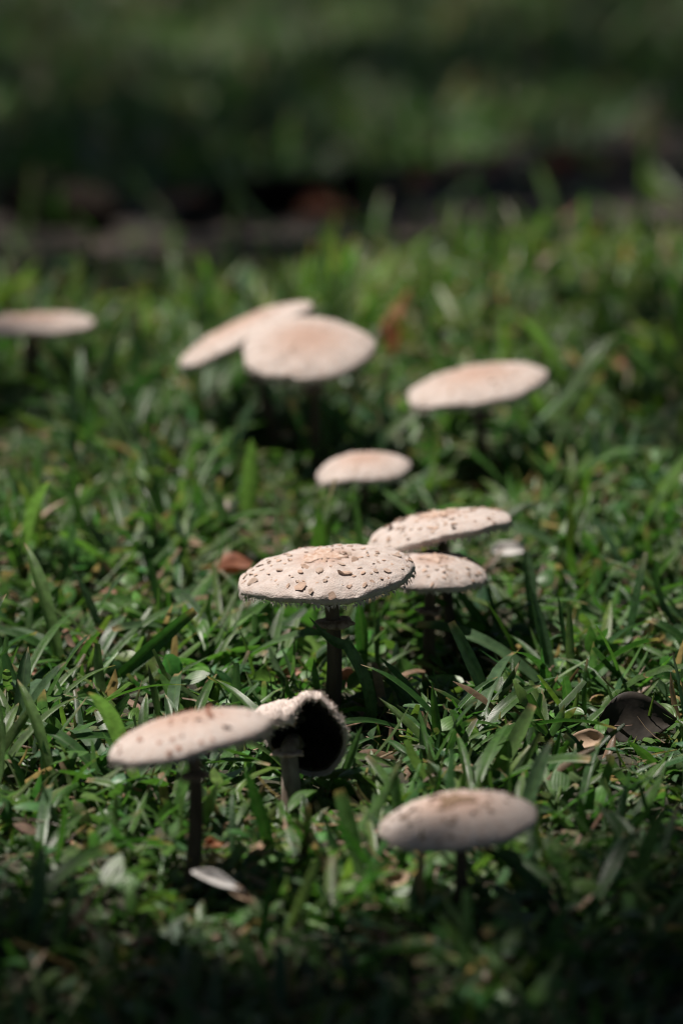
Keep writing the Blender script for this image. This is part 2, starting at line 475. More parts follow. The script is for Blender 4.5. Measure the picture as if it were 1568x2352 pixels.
class Cap:
    """one convex, slightly wavy cap of radius R; height() and normal() are used to seat the scales"""
    def __init__(s, Rr, dome=0.24, seed=1, wave=0.03, droop=None, flatten=0.0):
        s.R = Rr; s.dome = dome; s.rs = np.random.default_rng(seed); s.wave = wave; s.droop = droop
        s.ph = s.rs.uniform(0, 6.28, 6)
    def z(s, r, th):
        R_ = s.R
        base = s.dome * R_ * np.clip(1 - r ** 2.3, 0, 1) ** 0.66 + 0.012 * R_ * np.exp(-(r / 0.25) ** 2)
        w = s.wave * R_ * r ** 2 * (np.sin(2 * th + s.ph[0]) + 0.6 * np.sin(3 * th + s.ph[1]) + 0.35 * np.sin(5 * th + s.ph[2]))
        w = w + 0.008 * R_ * r * np.sin(9 * th + s.ph[3] + 7 * r)
        if s.droop is not None:
            a, amt, wid = s.droop
            dd = np.angle(np.exp(1j * (th - a)))
            w = w - amt * R_ * np.exp(-(dd / wid) ** 2) * np.clip((r - 0.3) / 0.7, 0, 1) ** 1.5
        return base + w
    def rad(s, th):
        return s.R * (1 + 0.018 * np.sin(2 * th + s.ph[4]) + 0.016 * np.sin(5 * th + s.ph[5]) + 0.010 * np.sin(11 * th + s.ph[0]) + 0.006 * np.sin(23 * th + s.ph[1]))
    def pt(s, r, th):
        q = s.rad(th)
        return np.stack([q * r * np.cos(th), q * r * np.sin(th), s.z(r, th)], -1)
    def mesh(s):
        nt_ = 120
        th = np.linspace(0, 2 * np.pi, nt_, endpoint=False)
        rows = []; cols = []
        rs = np.concatenate([np.linspace(0.004, 0.9, 22), [0.93, 0.955, 0.975, 0.988, 0.996, 1.0]])
        for r in rs:
            p = s.pt(r, th)
            if r > 0.2: p[:, 2] += 0.006 * s.R * s.rs.standard_normal(nt_) * min(1, r)
            rows.append(p)
            k = np.clip((r - 0.10) / (0.85 if s.soft else 0.42), 0, 1); k = k * k * (3 - 2 * k)
            cc = TANC * (1 - k) + CREAM * k
            cc = cc[None] * (1 + 0.05 * np.sin(23 * th + 9 * r)[:, None] * np.array([0.6, 1, 1.2]) + 0.03 * s.rs.standard_normal((nt_, 1)))
            cols.append(cc)
        q = s.rad(th); zr = s.z(1.0, th)
        jag = 0.014 * s.R * s.rs.random(nt_)
        for rr, dz in ((1.006, -0.022), (1.0, -0.045), (0.982, -0.066), (0.955, -0.062), (0.90, -0.030), (0.72, -0.005), (0.45, 0.03), (0.15, 0.05), (0.02, 0.05)):
            zz = zr * (rr ** 1.5) + dz * s.R
            if dz < -0.04: zz = zz - jag
            rows.append(np.stack([q * rr * np.cos(th), q * rr * np.sin(th), zz], -1))
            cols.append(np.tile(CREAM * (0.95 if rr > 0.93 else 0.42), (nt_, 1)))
        VV = np.stack(rows, 1)
        return np_mesh('cap', VV.reshape(-1, 3), grid_faces(nt_, len(rows), True), np.stack(cols, 1).reshape(-1, 3))
    def gills(s, n=110):
        th = np.linspace(0, 2 * np.pi, n, endpoint=False); VV = []; F = []
        rr = np.array([0.10, 0.4, 0.7, 0.93]); up = np.array([0.06, 0.035, 0.0, -0.055]); dep = np.array([0.05, 0.11, 0.12, 0.03])
        for i, a in enumerate(th):
            q = float(s.rad(a)); zr = float(s.z(1.0, a)); b = len(VV)
            for k in range(4):
                x, y_ = q * rr[k] * math.cos(a), q * rr[k] * math.sin(a)
                zz = zr * rr[k] ** 1.5 + up[k] * s.R
                VV.append((x, y_, zz)); VV.append((x, y_, zz - dep[k] * s.R))
            for k in range(3):
                F.append((b + 2 * k, b + 2 * k + 1, b + 2 * k + 3, b + 2 * k + 2))
        return np_mesh('gills', VV, F, smooth=False)
    def fringe(s, n=420, size=0.05):
        th = s.rs.uniform(0, 2 * np.pi, n); VV = []; F = []
        for a in th:
            q = float(s.rad(a)); zr = float(s.z(1.0, a)); L_ = s.R * size * s.rs.uniform(0.4, 1.3); w = 0.5 * s.R * size * s.rs.uniform(0.3, 0.7) / s.R
            b = len(VV)
            z0 = zr - s.R * s.rs.uniform(0.03, 0.095)
            for da, rr, dz in ((-w, 0.998, 0), (w, 0.998, 0), (0.25 * w * s.rs.normal(), 1.004 + 0.012 * s.rs.random(), -L_), (0, 0.985, -0.2 * L_)):
                VV.append((q * rr * math.cos(a + da), q * rr * math.sin(a + da), z0 + dz))
            F += [(b, b + 1, b + 2), (b, b + 2, b + 3), (b + 1, b + 3, b + 2)]
        return np_mesh('rim_fringe', VV, F, np.tile(CREAM * 1.02, (len(VV), 1)), smooth=False)

def scale_mesh(seed):
    r_ = np.random.default_rng(seed); n = 9
    th = np.linspace(0, 2 * np.pi, n, endpoint=False) + r_.uniform(-0.2, 0.2, n)
    ro = r_.uniform(0.62, 1.15, n)
    curl = r_.uniform(0, 6.28); lift = r_.uniform(0.15, 0.75)
    VV = [(0, 0, 0.20)]
    for t_, q in zip(th, ro):
        VV.append((0.6 * q * math.cos(t_), 0.6 * q * math.sin(t_), 0.20 + 0.12 * max(0, math.cos(t_ - curl)) * lift))
    for t_, q in zip(th, ro):
        VV.append((q * math.cos(t_), q * math.sin(t_), 0.10 + lift * max(0, math.cos(t_ - curl)) ** 1.5))
    for t_, q in zip(th, ro):
        VV.append((0.8 * q * math.cos(t_), 0.8 * q * math.sin(t_), -0.15))
    F = []
    for i in range(n):
        j = (i + 1) % n
        F += [(0, 1 + i, 1 + j), (1 + i, 1 + n + i, 1 + n + j), (1 + i, 1 + n + j, 1 + j), (1 + n + i, 1 + 2 * n + i, 1 + 2 * n + j), (1 + n + i, 1 + 2 * n + j, 1 + n + j)]
    return np_mesh('scale', VV, F, smooth=False)
SCALES = [scale_mesh(40 + i) for i in range(9)]
def scale_set(mat):
    out_ = []
    for s_ in SCALES:
        c_ = s_.copy(); c_.materials.clear(); c_.materials.append(mat); out_.append(c_)
    return out_
M_RUST = noisy_mat('cap_scale_rust', (0.28, 0.11, 0.065), (0.50, 0.27, 0.19), 420, 0.9, 0.6, 0.0008)
M_UMBER = noisy_mat('cap_scale_umber', (0.13, 0.08, 0.05), (0.28, 0.19, 0.13), 420, 0.9, 0.6, 0.0008)
M_SKIN = noisy_mat('cap_scale_pale', (0.46, 0.33, 0.26), (0.60, 0.48, 0.41), 420, 0.9, 0.6, 0.0008)
S_TAN, S_RUST, S_UMBER = scale_set(M_SCALE) + scale_set(M_SKIN), scale_set(M_RUST), scale_set(M_UMBER)

def patch_mesh(cap, seed):
    """the cracked disc of skin in the middle of a cap"""
    r_ = np.random.default_rng(seed); n = 40
    th = np.linspace(0, 2 * np.pi, n, endpoint=False)
    edge = 0.20 + 0.07 * np.sin(3 * th + seed) + 0.04 * np.sin(7 * th + 2 * seed) + 0.025 * r_.standard_normal(n)
    rows = []
    for k, (fr, up) in enumerate(((0.02, 0.010), (0.4, 0.010), (0.8, 0.012), (1.0, 0.016), (1.02, -0.01))):
        p = cap.pt(edge * fr, th); p[:, 2] += up * cap.R + 0.006 * cap.R * r_.standard_normal(n) * (0.3 + fr)
        rows.append(p)
    return np_mesh('central_patch', np.stack(rows, 1).reshape(-1, 3), grid_faces(n, 5, True))

def ring_mesh(r0, r1, seed, drop=0.6):
    r_ = np.random.default_rng(seed); n = 44
    th = np.linspace(0, 2 * np.pi, n, endpoint=False)
    rag = 1 + 0.16 * np.sin(3 * th + seed) + 0.10 * np.sin(8 * th) + 0.06 * r_.standard_normal(n)
    hz = 0.25 * np.sin(2 * th + seed) + 0.2 * np.sin(5 * th + 1)
    rows = []
    for fr, zf in ((0.0, 0.0), (0.45, 0.10), (0.8, -0.15), (1.0, -0.45), (0.95, -0.65), (0.6, -0.45), (0.0, -0.7)):
        q = r0 + (r1 - r0) * fr * rag
        rows.append(np.stack([q * np.cos(th), q * np.sin(th), (zf * drop + hz * fr * 0.35) * (r1 - r0)], -1))
    return np_mesh('ring', np.stack(rows, 1).reshape(-1, 3), grid_faces(n, len(rows), True))

def make_mushroom(label, cap_px, width, base_px, roll, pitch, dome=0.24, nsc=36, seed=1, ring=0.25, stem_r=0.075,
                  droop=None, wave=0.02, scl=(0.035, 0.075), fringe=True, dy=0.0, spin=0.0, ringw=0.19, patch=True, clear=0.22, sset=None, pmat=None, manual=(), soft=False):
    r_ = np.random.default_rng(seed)
    B = hit(*base_px); B[2] = float(ground_z(B[0], B[1]))
    C = at_depth(cap_px[0], cap_px[1], B[1] + dy)
    Rr = px_size(width, C[1]) / 2
    root = thing('mushroom', label, 'mushroom', tuple(B), 'tan-scaled pale mushrooms in the lawn')
    cap = Cap(Rr, dome, seed, wave, droop); cap.soft = soft; sset = sset or S_TAN
    cl = Vector(C - B) - Vector((0, 0, 0.0))
    rot = Matrix.Rotation(R(pitch), 4, 'X') @ Matrix.Rotation(-R(roll), 4, 'Y') @ Matrix.Rotation(spin, 4, 'Z')
    co = link('cap', cap.mesh(), M_CAP, root)
    co.matrix_local = Matrix.Translation(cl) @ rot
    # stem rises from the ground into the underside
    top = np.array(cl) + np.array((rot @ Vector((0, 0, 0.03 * Rr))))
    ax = np.array(rot.to_3x3() @ Vector((0, 0, 1)))
    ctrl = top - ax * np.linalg.norm(top) * 0.45 + r_.normal(0, 0.003, 3)
    pts = bez((0, 0, -0.015), ctrl, top, 16)
    sr = Rr * stem_r * np.linspace(1.28, 0.92, 16)
    v, f = tube(pts, sr, 18, 0.012)
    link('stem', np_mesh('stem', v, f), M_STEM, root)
    if ring:
        i = int(round(15 * (1 - ring)))
        rg = link('ring', ring_mesh(sr[i] * 0.9, Rr * ringw, seed), M_RING, root)
        dirv = Vector(pts[i] - pts[i - 1]).normalized()
        rg.matrix_local = Matrix.Translation(Vector(pts[i])) @ dirv.to_track_quat('Z', 'Y').to_matrix().to_4x4()
    g = link('gills', cap.gills(), M_GILL, root); g.matrix_local = co.matrix_local; g['kind'] = 'stuff'
    if fringe:
        fr = link('rim_fringe', cap.fringe(), M_CAP, co); fr['kind'] = 'stuff'
    if patch:
        link('central_patch', patch_mesh(cap, seed), pmat or M_PATCH, co)
    # scales: larger and sparser outward, each its own piece
    placed = []; tries = 0
    while len(placed) < nsc and tries < 4000:
        tries += 1
        r0 = math.sqrt(r_.uniform(clear ** 2, 0.965 ** 2)); a = r_.uniform(0, 6.283)
        big = r_.uniform(*scl) * (0.5 + 0.7 * (r_.random() ** 2.2))
        if len(placed) < len(manual):
            mx_, my_, big = manual[len(placed)]; big *= 0.85; r0 = min(0.985, math.hypot(mx_, my_)); a = math.atan2(my_, mx_)
        elif any((r0 * math.cos(a) - px_) ** 2 + (r0 * math.sin(a) - py_) ** 2 < (0.9 * (big + pb)) ** 2 + 0.0016 for px_, py_, pb in placed): continue
        placed.append((r0 * math.cos(a), r0 * math.sin(a), big))
        e = 1e-3
        p0 = cap.pt(r0, a); pr = cap.pt(r0 + e, a) - p0; pt_ = cap.pt(r0, a + e) - p0
        nrm = Vector(np.cross(pr, pt_)).normalized()
        sc = link('scale', sset[r_.integers(len(sset))], None, co)
        q = nrm.to_track_quat('Z', 'Y') @ Quaternion((0, 0, 1), r_.uniform(0, 6.283)) @ Quaternion((1, 0, 0), abs(r_.normal(0, 0.22 if r_.random() < 0.6 else 0.6)))
        k = big * Rr
        asp = r_.uniform(0.7, 1.3)
        sc.matrix_local = Matrix.Translation(Vector(p0) + nrm * k * 0.10) @ q.to_matrix().to_4x4() @ Matrix.Diagonal((k * asp, k / asp, k * r_.uniform(0.5, 1.4), 1))
    return root, cap, co

MUSH = []
def mush(*a, **k):
    r = make_mushroom(*a, **k); MUSH.append(r); return r
mush('large mushroom with wide scaly white cap, on its stem behind the collapsed cap', (748, 1318), 400, (757, 1648), 5, 1, seed=3, nsc=125, dome=0.212, scl=(0.022, 0.058), ring=0.31, stem_r=0.078, ringw=0.235,
     manual=((-0.28, -0.82, 0.085), (0.23, -0.58, 0.075), (0.07, -0.975, 0.06), (-0.22, -0.35, 0.075), (0.60, -0.48, 0.05), (0.71, -0.42, 0.055), (-0.79, -0.38, 0.07), (-0.91, -0.12, 0.05), (0.35, -0.22, 0.055), (-0.75, 0.12, 0.06), (0.81, 0.06, 0.06), (-0.5, -0.3, 0.05), (0.0, -0.2, 0.06)))
mush('scaly mushroom half hidden behind the large wide cap, under a tilted one', (992, 1316), 250, (988, 1562), -2, 3, seed=5, nsc=70, dome=0.28, ring=0.32, stem_r=0.10, ringw=0.26, scl=(0.04, 0.085))
mush('tilted scaly mushroom cap raised above its half-hidden neighbour', (1010, 1212), 328, (1036, 1505), 9, -6, seed=7, nsc=80, dome=0.19, ring=0.3, stem_r=0.07, droop=(math.pi * 1.1, 0.12, 0.7))
mush('smallest pale mushroom cap, standing alone behind the tilted scaly one', (836, 1076), 219, (840, 1212), 4, 1, seed=9, nsc=26, dome=0.24, ring=0.3, droop=(math.pi * 1.1, 0.16, 0.5), scl=(0.025, 0.05), patch=False, soft=True)
mush('blurred flat mushroom with one drooping thick edge, beside a rear pair', (1097, 884), 317, (1100, 1105), 8, 1, seed=11, nsc=58, dome=0.19, ring=0.3, stem_r=0.06, droop=(math.pi * 1.1, 0.12, 0.5), scl=(0.025, 0.055), patch=False, soft=True)
mush('upright pinkish mushroom of the rear pair, its cap overlapping the steep one', (708, 802), 306, (718, 1092), 3, 13, seed=13, nsc=58, dome=0.20, ring=0.3, stem_r=0.06, spin=1.0, scl=(0.025, 0.055), patch=False, soft=True)
mush('steeply slanting mushroom of the rear pair, on a leaning stem', (562, 766), 334, (650, 1062), 25, -5, seed=15, nsc=58, dome=0.17, ring=0.3, stem_r=0.06, dy=0.06, scl=(0.025, 0.055), patch=False, soft=True)
mush('faint far mushroom with flat cap and dark stem, standing apart from the rear pair', (72, 746), 285, (75, 935), 3, -4, seed=17, nsc=24, dome=0.13, ring=0.3, scl=(0.025, 0.055), patch=False, soft=True)
mush('tall mushroom with rust-flecked slanted cap, before the collapsed one', (438, 1696), 376, (432, 2035), 12, -6, seed=19, nsc=46, dome=0.29, ring=0.29, stem_r=0.085, scl=(0.03, 0.065), clear=0.1, patch=False, wave=0.012, ringw=0.20, sset=S_RUST, soft=True)
mush('shaded greyish smooth-rimmed mushroom with dark flecks, standing where the deep shade begins', (1052, 1888), 374, (1048, 2118), 7, 0, seed=21, nsc=44, dome=0.27, ring=None, stem_r=0.075, scl=(0.045, 0.08), wave=0.008, fringe=False, clear=0.05, sset=S_UMBER, pmat=M_UMBER, soft=True)

# the collapsed mushroom: a bell turned on its side, its dark hollow open to the viewer's side of the lawn
def collapsed():
    B = hit(668, 1858); B[2] = float(ground_z(B[0], B[1]))
    root = thing('mushroom', 'collapsed mushroom with torn white rim and dark hollow cap turned sideways', 'mushroom', tuple(B), 'tan-scaled pale mushrooms in the lawn')
    yd = B[1] + 0.002
    poly = [(797, 1705), (793, 1665), (778, 1628), (755, 1599), (730, 1585), (712, 1583), (693, 1592), (670, 1609), (650, 1612), (615, 1608), (585, 1613),
            (566, 1628), (598, 1652), (612, 1695), (622, 1735), (648, 1768), (700, 1792), (755, 1790), (783, 1762), (795, 1735)]
    cpx = (700, 1692)
    Cc = at_depth(cpx[0], cpx[1], yd)
    w1 = px_size(1, yd)
    ang = []; rad = []
    for x, y_ in poly:
        ang.append(math.atan2(cpx[1] - y_, x - cpx[0]) % (2 * math.pi)); rad.append(math.hypot(x - cpx[0], y_ - cpx[1]) * w1)
    o = np.argsort(ang); ang = np.array(ang)[o]; rad = np.array(rad)[o]
    N = 150
    th = np.linspace(0, 2 * np.pi, N, endpoint=False)
    ro = np.interp(th, np.concatenate([ang - 2 * np.pi, ang, ang + 2 * np.pi]), np.tile(rad, 3))
    deg = np.degrees(th)
    inner = np.interp(deg, [0, 40, 70, 90, 108, 118, 130, 150, 162, 172, 270, 320, 360], [0.93, 0.90, 0.86, 0.83, 0.70, 0.56, 0.62, 0.68, 0.82, 0.95, 0.97, 0.95, 0.93])
    ro = ro * (1 + ((deg > 55) & (deg < 205)) * (0.018 * np.sin(17 * th) + 0.014 * np.sin(31 * th + 1) + 0.012 * rng.standard_normal(N)))
    inner = inner + 0.012 * rng.standard_normal(N) * ((deg > 60) & (deg < 190))
    U = np.array([1.0, 0, 0]); tilt = R(8)
    W = np.array([0.10, -math.cos(tilt), -math.sin(tilt)]); W /= np.linalg.norm(W)
    Vv = np.cross(W, U); Vv /= np.linalg.norm(Vv); U = np.cross(Vv, W)
    depth = 0.030
    fwd = 0.007 * np.exp(-((deg - 140) / 32) ** 2) + 0.004 * np.sin(3 * th) - 0.014 * np.exp(-((deg - 240) / 55) ** 2)      # the torn flap leans out
    rad2 = lambda q, dz: (U * np.cos(th)[:, None] + Vv * np.sin(th)[:, None]) * (ro * q)[:, None] + W * np.broadcast_to(dz, (N,))[:, None]
    rows_out = []; rows_in = []
    for q in (0.02, 0.2, 0.4, 0.58, 0.72, 0.84, 0.92, 0.97):
        rows_out.append(rad2(q, -depth * 1.25 * (1 - q ** 2.2) - 0.004 * (1 - q) + fwd * q ** 4 + 0.0006 * rng.standard_normal(N)))
    rows_out.append(rad2(1.0, 0.003 + fwd))
    for k, fz in ((0.25, 0.0058), (0.5, 0.0066), (0.75, 0.0060), (1.0, 0.0038)):
        rows_out.append(rad2(1 - k * (1 - inner), fz + fwd * (1 + 0.15 * k) + 0.0006 * rng.standard_normal(N)))
    rows_out.append(rad2(inner * 0.99, 0.0005 + fwd))
    ncol = len(rows_out)
    cc = np.tile(CREAM * 1.18, (N, ncol, 1)); 
    torn = np.exp(-((deg - 116) / 16) ** 2)[:, None]
    for j in (ncol - 2, ncol - 1):
        cc[:, j] = cc[:, j] * (1 - torn) + np.array([0.42, 0.20, 0.10]) * torn
    VV = np.stack(rows_out, 1)
    off = Cc - B
    co = link('cap', np_mesh('cap', VV.reshape(-1, 3), grid_faces(N, ncol, True)[:, ::-1], cc.reshape(-1, 3)), M_CAP, root, tuple(off))
    for q in (1.0, 0.9, 0.75, 0.55, 0.35, 0.15, 0.02):
        rows_in.append(rad2(inner * 0.99 * q, 0.0005 + fwd * q ** 4 - (depth * 0.96) * (1 - q ** 2)))
    link('inner_lining', np_mesh('inner_lining', np.stack(rows_in, 1).reshape(-1, 3), grid_faces(N, len(rows_in), True)), M_GILL, root, tuple(off))
    gv = []; gf = []
    for i in range(0, N):
        a = th[i]; b = len(gv)
        for q in (0.95, 0.7, 0.4, 0.15):
            e = (U * math.cos(a) + Vv * math.sin(a)) * ro[i] * inner[i] * q
            dz = fwd[i] * q ** 4 - depth * 0.96 * (1 - q * q)
            gv += [tuple(e + W * dz), tuple(e * 0.97 + W * (dz + 0.0038))]
        for k in range(3): gf.append((b + 2 * k, b + 2 * k + 1, b + 2 * k + 3, b + 2 * k + 2))
    g = link('gills', np_mesh('gills', gv, gf, smooth=False), M_GILL, root, tuple(off)); g['kind'] = 'stuff'
    # woolly fibres along the rim
    fv = []; ff = []
    for _ in range(2600):
        i = rng.integers(N); 
        if not (deg[i] < 200 or deg[i] > 330): continue
        j = int(rng.integers(6, ncol - 1)); p0 = VV[i, j]
        nn = (U * math.cos(th[i]) + Vv * math.sin(th[i])) * (1.0 if j < 10 else 0.1 if j < 12 else -0.8) + W * (0.2 if j < 9 else 0.8)
        nn = nn / np.linalg.norm(nn); L_ = rng.uniform(0.0008, 0.0022)
        sd = np.cross(nn, rng.standard_normal(3)); sd = sd / np.linalg.norm(sd) * 0.00028
        p0 = p0 + rng.normal(0, 0.0006, 3); b = len(fv)
        fv += [tuple(p0 - sd), tuple(p0 + sd), tuple(p0 + nn * L_ + rng.normal(0, 0.0003, 3))]; ff.append((b, b + 1, b + 2))
    fr = link('rim_fringe', np_mesh('rim_fringe', fv, ff, np.tile(CREAM * 1.15, (len(fv), 1)), smooth=False), M_CAP, co); fr['kind'] = 'stuff'
    ringp = at_depth(662, 1724, B[1] + 0.004) - B
    endp = off - W * depth * 0.7 - Vv * 0.017 - U * 0.002
    pts = np.concatenate([bez((0, -0.010, -0.012), (0.001, -0.008, 0.02), ringp, 9), bez(ringp, ringp + np.array([0.003, 0.010, 0.008]), endp, 7)[1:]])
    v, f = tube(pts, np.linspace(0.0062, 0.0046, len(pts)), 16, 0.02)
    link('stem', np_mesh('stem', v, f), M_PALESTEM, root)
    link('ring', ring_mesh(0.0045, 0.0098, 4, 0.5), M_PALERING, root, tuple(ringp))
collapsed()

# ------------------------------------------------------------------ single grass blades one can pick out
def blade_mesh(P, W, roll, fold, cb, ct, tip, cut=False, face=(0, 0, 1.0)):
    P = np.asarray(P); n = len(P)
    T = np.gradient(P, axis=0); T /= np.linalg.norm(T, axis=1)[:, None]
    S = np.cross(T, np.array(face)); bad = np.linalg.norm(S, axis=1) < 0.05
    S[bad] = (1, 0, 0); S /= np.linalg.norm(S, axis=1)[:, None]
    for i in range(1, n):
        if S[i] @ S[i - 1] < 0: S[i] *= -1
    Nn = np.cross(S, T)
    a = roll[0] + (roll[1] - roll[0]) * np.linspace(0, 1, n)[:, None]
    S2 = S * np.cos(a) + Nn * np.sin(a); N2 = np.cross(S2, T)
    t = np.linspace(0, 1, n)
    w = (PROF['cut'] if cut else PROF['blade'])(t) * W / 2 / 0.92
    ac = np.array([-1, -0.5, 0, 0.5, 1.0])
    fz = np.array([0.0, -0.55, -1.0, -0.55, 0.0]) * fold
    VV = P[:, None] + S2[:, None] * (w[:, None] * ac)[..., None] + N2[:, None] * (w[:, None] * fz)[..., None]
    VV[:, [0, 4]] += rng.normal(0, W * 0.012, (n, 2, 3))
    tt = np.clip((t - (1 - tip)) / 0.05, 0, 1)[:, None] if tip > 0 else np.zeros((n, 1))
    c = np.array(cb) * (1 - tt) + np.array(ct) * tt
    c = np.repeat(c[:, None], 5, 1)
    uvw = np.zeros(VV.shape); uvw[..., 0] = ac[None]; uvw[..., 1] = t[:, None]
    return np_mesh('blade', VV.reshape(-1, 3), grid_faces(n, 5), c.reshape(-1, 3), uvw.reshape(-1, 3))

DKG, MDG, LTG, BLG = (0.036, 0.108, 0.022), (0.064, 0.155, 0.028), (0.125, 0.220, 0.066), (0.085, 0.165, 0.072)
YLG = (0.10, 0.155, 0.035)
def blade_path(bp, tp, dy, sag, n=16):
    B = hit(*bp); B[2] = float(ground_z(B[0], B[1])) - 0.003
    T = at_depth(tp[0], tp[1], B[1] + dy)
    ln = np.linalg.norm(T - B)
    mid = 0.5 * (B + T) + np.array([sag * ln, 0, abs(sag) * ln * 0.35])
    return B, bez((0, 0, 0), mid - B, T - B, n)

def grass_clump(label, blades, group=None):
    root = None
    for bp, tp, w, col, dy, sag, roll, cut in blades:
        B, P = blade_path(bp, tp, dy, sag)
        if root is None:
            root = thing('grass_tuft', label, 'grass', tuple(B), group); B0 = B
        W = px_size(w, B[1])
        me = blade_mesh(P, W, roll, 0.42, col, (0.42, 0.28, 0.16), 0.07 if cut else 0.0, cut, (0.15, -0.8, 0.6))
        link('blade', me, M_GRASS, root, tuple(B - B0))

